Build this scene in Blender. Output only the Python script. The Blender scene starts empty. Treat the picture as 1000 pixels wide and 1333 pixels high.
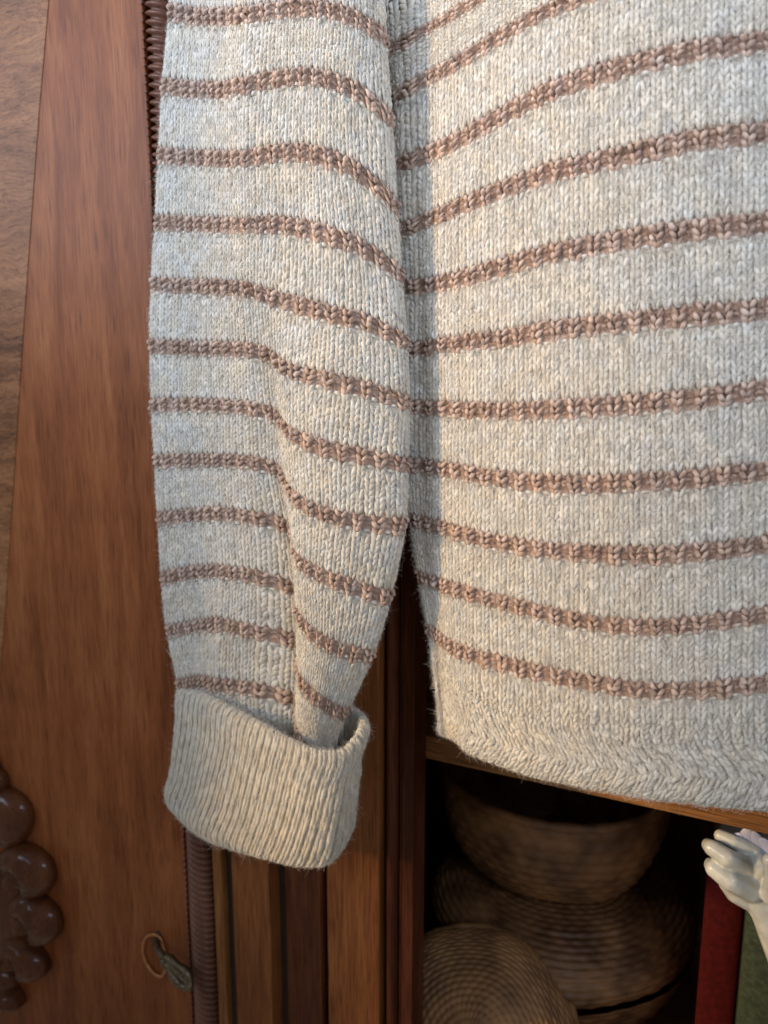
import bpy, bmesh, math, random
import numpy as np
from mathutils import Vector, Matrix

random.seed(7)
rng = np.random.default_rng(11)
R = math.radians
scene = bpy.context.scene
col = scene.collection

# ------------------------------------------------------------------ camera
FPX, CX, CY = 1001.0, 500.0, 666.5          # focal length and centre in photograph pixels
YAW, TILT = R(25), R(10)
CAM = np.array([0.0, -0.45, 1.15])
FWD = np.array([-math.sin(YAW) * math.cos(TILT), math.cos(YAW) * math.cos(TILT), -math.sin(TILT)])
RGT = np.array([math.cos(YAW), math.sin(YAW), 0.0])
UPV = np.cross(RGT, FWD)
cd = bpy.data.cameras.new('camera')
cam = bpy.data.objects.new('camera', cd)
col.objects.link(cam)
cd.sensor_fit = 'VERTICAL'
cd.sensor_height = 36.0
cd.lens = 36.0 * FPX / 1333.0
cd.clip_start, cd.clip_end = 0.01, 50.0
M = Matrix(((RGT[0], UPV[0], -FWD[0], CAM[0]), (RGT[1], UPV[1], -FWD[1], CAM[1]),
            (RGT[2], UPV[2], -FWD[2], CAM[2]), (0, 0, 0, 1)))
cam.matrix_world = M
cd.dof.use_dof = True
cd.dof.focus_distance = 0.425
cd.dof.aperture_fstop = 7.0
scene.camera = cam

# ------------------------------------------------------------------ world, lamps, exposure
w = bpy.data.worlds.new('World')
scene.world = w
w.use_nodes = True
bg = w.node_tree.nodes['Background']
bg.inputs['Color'].default_value = (1.0, 0.90, 0.78, 1)
bg.inputs['Strength'].default_value = 0.23


def area(name, loc, target, sx, sy, power, color):
    ld = bpy.data.lights.new(name, 'AREA')
    ld.shape = 'RECTANGLE'
    ld.size, ld.size_y = sx, sy
    ld.energy = power
    ld.color = color
    o = bpy.data.objects.new(name, ld)
    col.objects.link(o)
    o.location = loc
    d = Vector(target) - Vector(loc)
    o.rotation_euler = d.to_track_quat('-Z', 'Y').to_euler()
    return o


win = area('window_light', (-1.20, -1.10, 1.78), (-0.25, 0, 1.78), 1.0, 0.8, 10.2, (0.67, 0.785, 1.0))
win.data.spread = R(75)
far = area('far_window_light', (0.95, -1.0, 2.0), (0.1, 0, 1.85), 0.8, 0.6, 7.6, (0.67, 0.785, 1.0))
far.data.spread = R(75)
# low warm sunlight let in as a narrow upright band from the left
BA, BE, BD = R(50), R(14), 1.3
bdir = Vector((math.sin(BA) * math.cos(BE), math.cos(BA) * math.cos(BE), -math.sin(BE)))
btar = Vector((-0.156, -0.05, 1.03))
beam = area('sun_band_light', btar - bdir * BD, btar, 0.150, 1.06, 0.54, (1.0, 0.64, 0.27))
beam.data.spread = R(6)
beam.rotation_euler = (bdir.to_track_quat('-Z', 'Y') @ Matrix.Rotation(R(1.5), 3, 'Z').to_quaternion()).to_euler()

scene.view_settings.view_transform = 'Standard'
scene.view_settings.look = 'None'
scene.view_settings.exposure = 0.12
scene.view_settings.gamma = 1.0
scene.cycles.use_denoising = True
scene.cycles.sample_clamp_indirect = 4.0
scene.cycles.max_bounces = 5
scene.cycles.diffuse_bounces = 3


# ------------------------------------------------------------------ helpers
def ray(px, py):
    return FWD + RGT * ((px - CX) / FPX) - UPV * ((py - CY) / FPX)


def at(px, py, h=0.0):
    """point where the sight line through a photo pixel meets the plane h metres in front of the cabinet front"""
    d = ray(px, py)
    k = (-h - CAM[1]) / d[1]
    return CAM + d * k


def X(px, py, y=0.0):
    return float(at(px, py, -y)[0])


def Z(px, py, y=0.0):
    return float(at(px, py, -y)[2])


def tag(o, label=None, cat=None, group=None, kind=None):
    if label: o['label'] = label
    if cat: o['category'] = cat
    if group: o['group'] = group
    if kind: o['kind'] = kind
    return o


def empty(name, loc=(0, 0, 0)):
    o = bpy.data.objects.new(name, None)
    o.empty_display_size = 0.02
    o.location = loc
    col.objects.link(o)
    return o


def link(name, me, mat, parent=None, smooth=True):
    o = bpy.data.objects.new(name, me)
    col.objects.link(o)
    if mat and not me.materials:
        me.materials.append(mat)
    if parent is not None:
        o.parent = parent
        o.matrix_parent_inverse = Matrix.Translation(parent_loc(parent)).inverted()
    if smooth:
        me.polygons.foreach_set('use_smooth', np.ones(len(me.polygons), dtype=bool))
    return o


def parent_loc(p):
    v = Vector(p.location)
    while p.parent is not None:
        p = p.parent
        v = v + Vector((0, 0, 0)) if p.type != 'EMPTY' else v
    # every mesh part is built in world coordinates at the origin, only Empties carry a location
    q = Vector((0, 0, 0))
    return v + q


def np_mesh(name, verts, quads, attrs=None):
    me = bpy.data.meshes.new(name)
    verts = np.ascontiguousarray(verts, dtype=np.float32).reshape(-1, 3)
    quads = np.ascontiguousarray(quads, dtype=np.int32).reshape(-1, 4)
    me.vertices.add(len(verts))
    me.vertices.foreach_set('co', verts.ravel())
    me.loops.add(quads.size)
    me.loops.foreach_set('vertex_index', quads.ravel())
    me.polygons.add(len(quads))
    me.polygons.foreach_set('loop_start', np.arange(0, quads.size, 4, dtype=np.int32))
    me.update(calc_edges=True)
    for k, (typ, arr) in (attrs or {}).items():
        a = me.attributes.new(k, typ, 'POINT')
        a.data.foreach_set('vector' if typ == 'FLOAT_VECTOR' else 'value', np.ascontiguousarray(arr, dtype=np.float32).ravel())
    me.validate(verbose=False)
    return me


def grid_quads(nr, nc, base=0, close=False):
    r = np.arange(nr - 1)[:, None]
    c = np.arange(nc if close else nc - 1)[None, :]
    c2 = (c + 1) % nc
    q = np.stack([r * nc + c + 0 * r, r * nc + c2 + 0 * r, (r + 1) * nc + c2, (r + 1) * nc + c], axis=-1)
    return q.reshape(-1, 4) + base


def box(name, x0, x1, y0, y1, z0, z1, mat, parent, bevel=0.001):
    bm = bmesh.new()
    bmesh.ops.create_cube(bm, size=1.0)
    for v in bm.verts:
        v.co = Vector(((x0 + x1) / 2 + v.co.x * (x1 - x0), (y0 + y1) / 2 + v.co.y * (y1 - y0), (z0 + z1) / 2 + v.co.z * (z1 - z0)))
    if bevel:
        bmesh.ops.bevel(bm, geom=list(bm.edges), offset=bevel, segments=2, profile=0.6, affect='EDGES')
    me = bpy.data.meshes.new(name)
    bm.to_mesh(me)
    bm.free()
    return link(name, me, mat, parent, smooth=False)


def extrude_profile(name, pts, z0, z1, mat, parent, nz=2):
    """pts: list of (x, y) running left to right along the visible outline"""
    p = np.array(pts)
    zs = np.linspace(z0, z1, nz)
    v = np.array([[(a, b, z) for a, b in p] for z in zs])
    me = np_mesh(name, v, grid_quads(nz, len(p)))
    o = link(name, me, mat, parent, smooth=True)
    return o


# ------------------------------------------------------------------ materials
def nodes(name):
    m = bpy.data.materials.new(name)
    m.use_nodes = True
    nt = m.node_tree
    b = nt.nodes['Principled BSDF']
    return m, nt, b


def ramp(nt, stops):
    r = nt.nodes.new('ShaderNodeValToRGB')
    e = r.color_ramp.elements
    while len(e) < len(stops):
        e.new(0.5)
    for k, (p, c) in enumerate(stops):
        e[k].position = p
        e[k].color = (*c, 1)
    return r


def wood(name, dark, mid, light, along='z', rough=0.52, coat=0.04, scale=1.0, wavy=0.0, bump=0.12, coat_rough=0.36, spec=0.10):
    m, nt, b = nodes(name)
    L = nt.links
    tc = nt.nodes.new('ShaderNodeTexCoord')

    def noise(sa, sc, detail=6, rg=0.6, dist=0.0, vec=None):
        mp = nt.nodes.new('ShaderNodeMapping')
        s = [sc * scale, sc * scale, sc * scale]
        s['xyz'.index(along)] = sa * scale
        mp.inputs['Scale'].default_value = s
        L.new(vec or tc.outputs['Object'], mp.inputs['Vector'])
        n = nt.nodes.new('ShaderNodeTexNoise')
        n.inputs['Scale'].default_value = 1
        n.inputs['Detail'].default_value = detail
        n.inputs['Roughness'].default_value = rg
        n.inputs['Distortion'].default_value = dist
        L.new(mp.outputs[0], n.inputs['Vector'])
        return n
    vec = None
    if wavy:
        wn = nt.nodes.new('ShaderNodeTexNoise')
        wn.inputs['Scale'].default_value = 26
        wn.inputs['Detail'].default_value = 3
        L.new(tc.outputs['Object'], wn.inputs['Vector'])
        sub = nt.nodes.new('ShaderNodeVectorMath'); sub.operation = 'SUBTRACT'
        sub.inputs[1].default_value = (0.5, 0.5, 0.5)
        L.new(wn.outputs['Color'], sub.inputs[0])
        sc = nt.nodes.new('ShaderNodeVectorMath'); sc.operation = 'SCALE'
        sc.inputs['Scale'].default_value = wavy
        L.new(sub.outputs[0], sc.inputs[0])
        ad = nt.nodes.new('ShaderNodeVectorMath')
        L.new(tc.outputs['Object'], ad.inputs[0]); L.new(sc.outputs[0], ad.inputs[1])
        vec = ad.outputs[0]
    n1 = noise(5, 42, 6, 0.6, 0.7, vec)
    n2 = noise(22, 620, 6, 0.75, 0.2, vec)
    n3 = noise(3.2, 6.5, 4, 0.55, 0.3)
    mx = nt.nodes.new('ShaderNodeMix'); mx.data_type = 'FLOAT'
    mx.inputs[0].default_value = 0.5
    L.new(n1.outputs['Fac'], mx.inputs[2]); L.new(n2.outputs['Fac'], mx.inputs[3])
    mx2 = nt.nodes.new('ShaderNodeMix'); mx2.data_type = 'FLOAT'
    mx2.inputs[0].default_value = 0.30
    L.new(mx.outputs[0], mx2.inputs[2]); L.new(n3.outputs['Fac'], mx2.inputs[3])
    r = ramp(nt, [(0.40, dark), (0.5, mid), (0.60, light)])
    L.new(mx2.outputs[0], r.inputs['Fac'])
    n5 = noise(34, 1150, 3, 0.5, 0.0, vec)            # open pores, fine dark dashes along the grain
    pr = ramp(nt, [(0.36, (0.45, 0.42, 0.40)), (0.47, (1, 1, 1))])
    L.new(n5.outputs['Fac'], pr.inputs['Fac'])
    pm = nt.nodes.new('ShaderNodeMix'); pm.data_type = 'RGBA'; pm.blend_type = 'MULTIPLY'
    pm.inputs[0].default_value = 0.8
    L.new(r.outputs['Color'], pm.inputs[6]); L.new(pr.outputs['Color'], pm.inputs[7])
    L.new(pm.outputs[2], b.inputs['Base Color'])
    b.inputs['Roughness'].default_value = rough
    b.inputs['Specular IOR Level'].default_value = spec
    b.inputs['Coat Weight'].default_value = coat
    b.inputs['Coat Roughness'].default_value = coat_rough
    bp = nt.nodes.new('ShaderNodeBump')
    bp.inputs['Strength'].default_value = bump
    bp.inputs['Distance'].default_value = 0.0006
    L.new(mx.outputs[0], bp.inputs['Height'])
    L.new(bp.outputs[0], b.inputs['Normal'])
    return m


def yarn(name, c_dark, c_mid, c_light, sheen=0.25):
    """spun wool: fibre streaks run along each strand and heathered flecks vary from stitch to stitch"""
    m, nt, b = nodes(name)
    L = nt.links
    at_ = nt.nodes.new('ShaderNodeAttribute'); at_.attribute_name = 'fibre'
    rn = nt.nodes.new('ShaderNodeAttribute'); rn.attribute_name = 'fleck'
    n = nt.nodes.new('ShaderNodeTexNoise')
    n.inputs['Scale'].default_value = 3.0
    n.inputs['Detail'].default_value = 5
    n.inputs['Roughness'].default_value = 0.7
    L.new(at_.outputs['Vector'], n.inputs['Vector'])
    tc = nt.nodes.new('ShaderNodeTexCoord')
    n2 = nt.nodes.new('ShaderNodeTexNoise')
    n2.inputs['Scale'].default_value = 190
    n2.inputs['Detail'].default_value = 4
    L.new(tc.outputs['Object'], n2.inputs['Vector'])
    n3 = nt.nodes.new('ShaderNodeTexNoise')
    n3.inputs['Scale'].default_value = 45
    n3.inputs['Detail'].default_value = 2
    L.new(tc.outputs['Object'], n3.inputs['Vector'])

    def add(a, ka, bb, kb):
        x = nt.nodes.new('ShaderNodeMath'); x.operation = 'MULTIPLY'; x.inputs[1].default_value = ka
        L.new(a, x.inputs[0])
        y = nt.nodes.new('ShaderNodeMath'); y.operation = 'MULTIPLY_ADD'; y.inputs[1].default_value = kb
        L.new(bb, y.inputs[0]); L.new(x.outputs[0], y.inputs[2])
        return y.outputs[0]
    f = add(n.outputs['Fac'], 0.40, n2.outputs['Fac'], 0.32)
    f2 = add(rn.outputs['Fac'], 0.12, f, 1.0)
    f3 = add(n3.outputs['Fac'], 0.12, f2, 1.0)
    r = ramp(nt, [(0.38, c_dark), (0.5, c_mid), (0.64, c_light)])
    L.new(f3, r.inputs['Fac'])
    n4 = nt.nodes.new('ShaderNodeTexNoise')       # heather: patches of greyer and of yellower fibre in the spun yarn
    n4.inputs['Scale'].default_value = 75
    n4.inputs['Detail'].default_value = 3
    L.new(tc.outputs['Object'], n4.inputs['Vector'])
    tint = ramp(nt, [(0.36, (0.93, 0.965, 1.0)), (0.64, (1.0, 0.965, 0.89))])
    L.new(n4.outputs['Fac'], tint.inputs['Fac'])
    ml = nt.nodes.new('ShaderNodeMix'); ml.data_type = 'RGBA'; ml.blend_type = 'MULTIPLY'
    ml.inputs[0].default_value = 1.0
    L.new(r.outputs['Color'], ml.inputs[6]); L.new(tint.outputs['Color'], ml.inputs[7])
    L.new(ml.outputs[2], b.inputs['Base Color'])
    b.inputs['Roughness'].default_value = 0.95
    b.inputs['Specular IOR Level'].default_value = 0.15
    b.inputs['Sheen Weight'].default_value = sheen
    b.inputs['Sheen Roughness'].default_value = 0.6
    bp = nt.nodes.new('ShaderNodeBump')
    bp.inputs['Strength'].default_value = 0.35
    bp.inputs['Distance'].default_value = 0.0006
    L.new(n.outputs['Fac'], bp.inputs['Height'])
    L.new(bp.outputs[0], b.inputs['Normal'])
    return m


def plain(name, c, rough=0.5, metal=0.0, spec=0.5, noise=0.25, nscale=120, coat=0.0, bump=0.1):
    m, nt, b = nodes(name)
    L = nt.links
    tc = nt.nodes.new('ShaderNodeTexCoord')
    n = nt.nodes.new('ShaderNodeTexNoise')
    n.inputs['Scale'].default_value = nscale
    n.inputs['Detail'].default_value = 5
    L.new(tc.outputs['Object'], n.inputs['Vector'])
    lo = tuple(x * (1 - noise) for x in c)
    hi = tuple(min(1, x * (1 + noise)) for x in c)
    r = ramp(nt, [(0.3, lo), (0.7, hi)])
    L.new(n.outputs['Fac'], r.inputs['Fac'])
    L.new(r.outputs['Color'], b.inputs['Base Color'])
    b.inputs['Roughness'].default_value = rough
    b.inputs['Metallic'].default_value = metal
    b.inputs['Specular IOR Level'].default_value = spec
    b.inputs['Coat Weight'].default_value = coat
    bp = nt.nodes.new('ShaderNodeBump'); bp.inputs['Strength'].default_value = bump; bp.inputs['Distance'].default_value = 0.0005
    L.new(n.outputs['Fac'], bp.inputs['Height']); L.new(bp.outputs[0], b.inputs['Normal'])
    return m


M_door = wood('reddish door wood', (0.110, 0.032, 0.010), (0.200, 0.063, 0.020), (0.28, 0.103, 0.037), 'z', spec=0.09, rough=0.5)
M_veneer = wood('figured cross veneer', (0.075, 0.030, 0.012), (0.21, 0.090, 0.037), (0.31, 0.145, 0.063), 'x', wavy=0.02, rough=0.5)
M_orange = wood('orange stile wood', (0.105, 0.034, 0.010), (0.175, 0.060, 0.018), (0.24, 0.095, 0.03), 'z')
M_post = wood('dark red post wood', (0.045, 0.012, 0.005), (0.080, 0.023, 0.009), (0.125, 0.040, 0.015), 'z')
M_gold = wood('worn gilt fillet wood', (0.12, 0.048, 0.015), (0.20, 0.085, 0.026), (0.27, 0.125, 0.042), 'z')
M_groove = plain('dark groove wood and recess shade', (0.022, 0.013, 0.006), 0.6)  # groove wood; the same near-black also paints the shade in the post recess
M_rope = wood('purple brown rope wood', (0.085, 0.034, 0.019), (0.165, 0.070, 0.042), (0.235, 0.110, 0.068), 'z', rough=0.42, coat=0.15, spec=0.25)
M_carve = wood('polished carved wood', (0.034, 0.010, 0.004), (0.080, 0.025, 0.009), (0.13, 0.044, 0.016), 'z', rough=0.40, coat=0.35, coat_rough=0.07, spec=0.12, bump=0.9)
M_shelf = wood('honey shelf wood', (0.12, 0.050, 0.016), (0.20, 0.092, 0.032), (0.27, 0.135, 0.05), 'x')
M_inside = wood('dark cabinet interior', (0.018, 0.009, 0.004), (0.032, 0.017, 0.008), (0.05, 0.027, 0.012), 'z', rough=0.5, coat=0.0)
M_cream = yarn('cream heather wool', (0.41, 0.38, 0.325), (0.57, 0.535, 0.465), (0.70, 0.67, 0.60))
M_brown = yarn('rosy brown wool', (0.25, 0.165, 0.125), (0.455, 0.325, 0.25), (0.66, 0.525, 0.435))
M_rib = yarn('ribbed oatmeal wool', (0.36, 0.325, 0.26), (0.53, 0.485, 0.40), (0.66, 0.615, 0.52))


def hairmat(name, c):
    m, nt, b = nodes(name)
    b.inputs['Base Color'].default_value = (*c, 1)
    b.inputs['Roughness'].default_value = 0.9
    b.inputs['Specular IOR Level'].default_value = 0.1
    hi = nt.nodes.new('ShaderNodeHairInfo')
    r = ramp(nt, [(0.0, tuple(x * 0.7 for x in c)), (1.0, tuple(min(1, x * 1.25) for x in c))])
    nt.links.new(hi.outputs['Random'], r.inputs['Fac'])
    nt.links.new(r.outputs['Color'], b.inputs['Base Color'])
    return m


M_fuzz = hairmat('cream fuzz', (0.66, 0.62, 0.54))
M_fuzzb = hairmat('brown fuzz', (0.42, 0.27, 0.20))

# ------------------------------------------------------------------ cabinet
ZB, ZT = 0.35, 1.75
cab = empty('wooden_cabinet', (-0.30, 0.0, ZB))
tag(cab, 'red brown wooden cabinet with rope moulding and an open shelf bay behind the sweater', 'cabinet')
PY = 1150
x_rope0, x_rope1 = X(242, PY), X(279, PY)
x_gold1 = X(291, PY)
x_grv1 = X(303, PY)
x_fil1 = X(351, PY)
x_rec1 = X(373, PY, 0.012)
x_flat1 = X(407, PY)
x_rdg1 = X(423, PY)
x_stl1 = X(492, PY)
x_mld1 = X(517, PY)
x_bay = X(532, PY)

# door: wide crossband with figured centre veneer
door_x0 = -0.95
door = box('door', door_x0, x_rope0, 0.0, 0.022, ZB, ZT, M_door, cab, 0.0008)
edge = [(-40, -700), (20, -450), (54, -200), (64, 0), (51, 150), (41, 290), (33, 400), (20, 600), (7, 800), (-6, 950), (-30, 1150), (-80, 1400)]
bm = bmesh.new()
top = []
for px, py in edge:
    p = at(px, py)
    if p[2] < ZT and p[2] > ZB:
        top.append((p[0], p[2]))
ring = [(door_x0 + 0.02, top[0][1])] + top + [(door_x0 + 0.02, top[-1][1])]
vf = [bm.verts.new((a, -0.0006, b)) for a, b in ring]
vb = [bm.verts.new((a, 0.004, b)) for a, b in ring]
bm.faces.new(vf)
for i in range(len(ring)):
    j = (i + 1) % len(ring)
    bm.faces.new((vf[i], vb[i], vb[j], vf[j]))
bmesh.ops.recalc_face_normals(bm, faces=list(bm.faces))
me = bpy.data.meshes.new('veneer_panel'); bm.to_mesh(me); bm.free()
o = link('veneer_panel', me, M_veneer, door, smooth=False)
tag(o, 'figured veneer with grain running across')

# rope moulding on the door edge
RR = (x_rope1 - x_rope0) / 2 * 0.86
xc = (x_rope0 + x_rope1) / 2
nz, na, PITCH = 2400, 19, 0.0056
zz = np.linspace(ZB, ZT, nz)[:, None]
ph = np.linspace(-math.pi * 0.02, math.pi * 1.02, na)[None, :]
tw = 2 * math.pi * (zz / PITCH) + 1.55 * (ph - math.pi / 2) * 2.0
amp = 0.5 + 0.5 * np.cos(tw)
rr = RR * (0.62 + 0.40 * amp ** 0.6)
V = np.stack([xc - rr * np.cos(ph), 0.004 - rr * np.sin(ph) * 0.85, zz + 0 * ph], -1)
link('rope_moulding', np_mesh('rope_moulding', V, grid_quads(nz, na)), M_rope, door)
# beaded edge beside the rope, one little pearl per rope turn
bm = bmesh.new()
bmesh.ops.create_icosphere(bm, subdivisions=1, radius=0.0013)
pearl = bpy.data.meshes.new('pearl'); bm.to_mesh(pearl); bm.free()
pearl.materials.append(M_rope)
pv = np.array([v.co[:] for v in pearl.vertices]); pf = [tuple(p.vertices) for p in pearl.polygons]
VV, FF = [], []
z = ZB + 0.002
k = 0
while z < ZT:
    VV += [tuple(q) for q in (pv * np.array([1, 1, 1.25]) + np.array([x_rope0 + 0.0006, -0.0008, z]))]
    FF += [tuple(i + 12 * k for i in f) for f in pf]
    k += 1
    z += PITCH
me = bpy.data.meshes.new('pearl_edge'); me.from_pydata(VV, [], FF); me.update()
o = link('pearl_edge', me, M_rope, door); o['kind'] = 'stuff'

# fillets and posts between door and bay
box('backing_board', x_rope0, x_bay, 0.016, 0.03, ZB, ZT, M_post, cab, 0)
box('gilt_fillet', x_rope1 + 0.0004, x_gold1, -0.002, 0.0155, ZB, ZT, M_gold, cab, 0.0012)
box('groove_strip', x_gold1, x_grv1, 0.005, 0.0155, ZB, ZT, M_groove, cab, 0.0005)
box('orange_fillet', x_grv1, x_fil1, -0.001, 0.0155, ZB, ZT, M_orange, cab, 0.0012)


def half_round(name, x0, x1, ybase, d, mat, n=9):
    a = np.linspace(0, math.pi, n)
    pts = [((x0 + x1) / 2 - (x1 - x0) / 2 * math.cos(t), ybase - d * math.sin(t)) for t in a]
    return extrude_profile(name, pts, ZB, ZT, mat, cab)


box('recess_shade_strip', x_fil1 + 0.0003, x_rec1 - 0.0003, 0.0135, 0.0155, ZB, ZT, M_groove, cab, 0)  # strip coloured near-black to paint the shade of the recess over the backing board
box('recessed_flat', x_rec1, x_flat1, 0.010, 0.0155, ZB, ZT, M_post, cab, 0.0006)
half_round('post_ridge', x_flat1, x_flat1 + (x_rdg1 - x_flat1) * 0.55, 0.0155, 0.012, M_post)
half_round('post_ridge', x_flat1 + (x_rdg1 - x_flat1) * 0.58, x_rdg1, 0.0155, 0.008, M_post)
box('bay_stile', x_rdg1 + 0.0005, x_stl1, 0.002, 0.0155, ZB, ZT, M_orange, cab, 0.0012)
half_round('stile_moulding', x_stl1 + 0.001, x_stl1 + (x_mld1 - x_stl1) * 0.75, 0.0155, 0.010, M_post)
half_round('stile_moulding', x_stl1 + (x_mld1 - x_stl1) * 0.78, x_mld1, 0.0155, 0.006, M_post)
box('bay_edge_strip', x_mld1, x_bay, 0.008, 0.0158, ZB, ZT, M_post, cab, 0.0008)

# open bay
BAYR, DEPTH = 0.62, 0.36
x_wall = x_bay - 0.12
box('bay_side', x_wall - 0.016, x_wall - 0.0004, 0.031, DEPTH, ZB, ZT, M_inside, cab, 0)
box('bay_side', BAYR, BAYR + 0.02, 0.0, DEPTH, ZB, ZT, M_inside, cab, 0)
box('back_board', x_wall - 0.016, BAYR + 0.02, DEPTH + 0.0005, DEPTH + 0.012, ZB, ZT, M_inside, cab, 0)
SY = 0.032
z_sh_top = Z(540, 955, SY)
z_sh_bot = Z(556, 988, SY)
box('shelf', x_wall + 0.0005, BAYR - 0.0005, 0.032, DEPTH - 0.001, z_sh_bot, z_sh_top, M_shelf, cab, 0.0018)
BY = 0.23
z_lid = Z(715, 1166, BY - 0.05)
z_low = z_lid - 0.118
box('lower_shelf', x_wall + 0.0005, BAYR - 0.0005, 0.032, DEPTH - 0.001, z_low - 0.018, z_low, M_shelf, cab, 0.0018)
box('upper_shelf', x_wall + 0.0005, BAYR - 0.0005, 0.032, DEPTH - 0.001, z_sh_top + 0.36, z_sh_top + 0.378, M_shelf, cab, 0.0018)

# carved scroll of rounded lobes on the door
orn = empty('carved_ornament', (0, 0, 0))
orn.parent = cab
orn.matrix_parent_inverse = Matrix.Translation(cab.location).inverted()


def blob(name, px, py, rx, rz, ry, mat, parent, tilt=0.0, h=0.0, nose=True):
    """carved lobe: a squashed egg with a pinched scroll hollow on its inner side"""
    c = at(px, py, h)
    k = (-h - CAM[1]) / ray(px, py)[1]
    s = k / FPX
    cosv = 0.62
    nu, nv = 28, 18
    th = np.linspace(0, 2 * math.pi, nu, endpoint=False)[None, :]
    fi = np.linspace(0.02, math.pi - 0.02, nv)[:, None]
    x = np.sin(fi) * np.cos(th); zz_ = np.cos(fi) + 0 * th; y = np.sin(fi) * np.sin(th)
    egg = 1 + 0.16 * zz_
    x = x * egg
    if nose:
        rn_ = np.sqrt((x + 0.34) ** 2 + ((zz_ + 0.26) * 0.85) ** 2)
        cut = -0.62 * np.exp(-((rn_ - 0.34) / 0.11) ** 2) * np.clip((0.55 - zz_) * 1.6, 0, 1) + 0.22 * np.exp(-(rn_ / 0.20) ** 2)
        ridge = 0.10 * np.sin(13 * np.arctan2(zz_ + 0.3, x + 0.4)) * np.exp(-((rn_ - 0.75) / 0.3) ** 2)
        y = y - np.where(y < 0, cut + ridge, 0)
    X_ = x * rx * s / cosv; Z_ = zz_ * rz * s; Y_ = y * ry * s
    ct, st = math.cos(tilt), math.sin(tilt)
    P = np.stack([c[0] + X_ * ct - Z_ * st, c[1] + Y_, c[2] + X_ * st + Z_ * ct], -1)
    return link(name, np_mesh(name, P, grid_quads(nv, nu, close=True)), mat, parent)


for px, py, rx, rz, tl in [(6, 1062, 33, 41, 0.25), (38, 1132, 29, 37, 0.12), (50, 1194, 26, 35, 0.0), (36, 1245, 23, 28, -0.25), (8, 1263, 16, 20, -0.5), (15, 1290, 15, 14, -0.7)]:
    blob('lobe', px, py, rx, rz, 26, M_carve, orn, tl, 0.004)
blob('lobe', -18, 1190, 52, 110, 20, M_carve, orn, 0.1, 0.0, nose=False)
blob('lobe', -40, 1010, 40, 45, 26, M_carve, orn, 0.4, 0.003)
blob('lobe', -4, 1018, 14, 20, 20, M_carve, orn, 0.5, 0.003, nose=False)


# ------------------------------------------------------------------ key in the door lock
def tube(path, rads, n=10):
    P = np.array(path, float); K = len(P)
    T = np.gradient(P, axis=0); T /= np.linalg.norm(T, axis=1)[:, None]
    ref = np.array([0.13, 0.9, 0.4])
    out = []
    for i in range(K):
        a = np.cross(T[i], ref); a /= np.linalg.norm(a); b = np.cross(T[i], a)
        t = np.linspace(0, 2 * math.pi, n, endpoint=False)
        out.append(P[i] + rads[i] * (np.cos(t)[:, None] * a + np.sin(t)[:, None] * b))
    return np.array(out), grid_quads(K, n, close=True)


M_iron = plain('old dark brass', (0.13, 0.105, 0.07), 0.42, 0.85, noise=0.5, nscale=500, bump=0.4)
M_copper = plain('copper escutcheon', (0.38, 0.17, 0.07), 0.38, 0.7, nscale=300)
kp = at(207, 1223)
# escutcheon on the door
ec = at(206, 1238, 0.0005)
t = np.linspace(0, 2 * math.pi, 41)
path = [(ec[0] + 0.0165 * math.sin(a) * (1.0 if math.sin(a) < 0 else 0.55), -0.0012, ec[2] - 0.004 + 0.0200 * math.cos(a)) for a in t]
V, Q = tube(path, [0.0016] * len(path), 8)
link('keyhole_ring', np_mesh('keyhole_ring', V, Q), M_copper, door)
bm = bmesh.new()
bmesh.ops.create_uvsphere(bm, u_segments=20, v_segments=10, radius=0.0052)
for v in bm.verts: v.co = Vector((kp[0] + v.co.x * 0.8, -0.0008 + v.co.y * 0.2, kp[2] + 0.001 + v.co.z * 1.5))
me = bpy.data.meshes.new('keyhole'); bm.to_mesh(me); bm.free()
link('keyhole', me, M_groove, door)
key = empty('door_key', (kp[0], -0.001, kp[2]))
tag(key, 'small dark brass key hanging in the lock of the cabinet door', 'key')
tip = at(214, 1247, 0.016)
V, Q = tube([(kp[0] - 0.001, 0.004, kp[2] + 0.004), (kp[0], -0.004, kp[2] + 0.001), tuple(tip * 0.5 + np.array(kp) * 0.5 + np.array([0, -0.004, 0.002])), tuple(tip)], [0.0030, 0.0034, 0.0032, 0.003], 12)
link('shank', np_mesh('shank', V, Q), M_iron, key)
e2 = at(247, 1283, 0.018)
ax = e2 - tip
L_ = np.linalg.norm(ax); ax /= L_
side = np.cross(ax, np.array([0.45, -0.85, 0.1])); side /= np.linalg.norm(side)
path = []
for a in np.linspace(0, 2 * math.pi, 37):
    wv = 0.0052 * math.sin(a) * (1 + 0.25 * math.cos(3 * a))
    path.append(tip + ax * (L_ * 0.52 - L_ * 0.50 * math.cos(a)) + side * wv)
V, Q = tube(path, [0.0034 + 0.0006 * math.sin(5 * i * 0.17) for i in range(len(path))], 10)
link('bow', np_mesh('bow', V, Q), M_iron, key)
V, Q = tube([tip + ax * L_ * 0.08, tip + ax * L_ * 0.5, tip + ax * L_ * 0.95], [0.0022, 0.0034, 0.0022], 8)
link('bow_bar', np_mesh('bow_bar', V, Q), M_iron, key)


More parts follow.
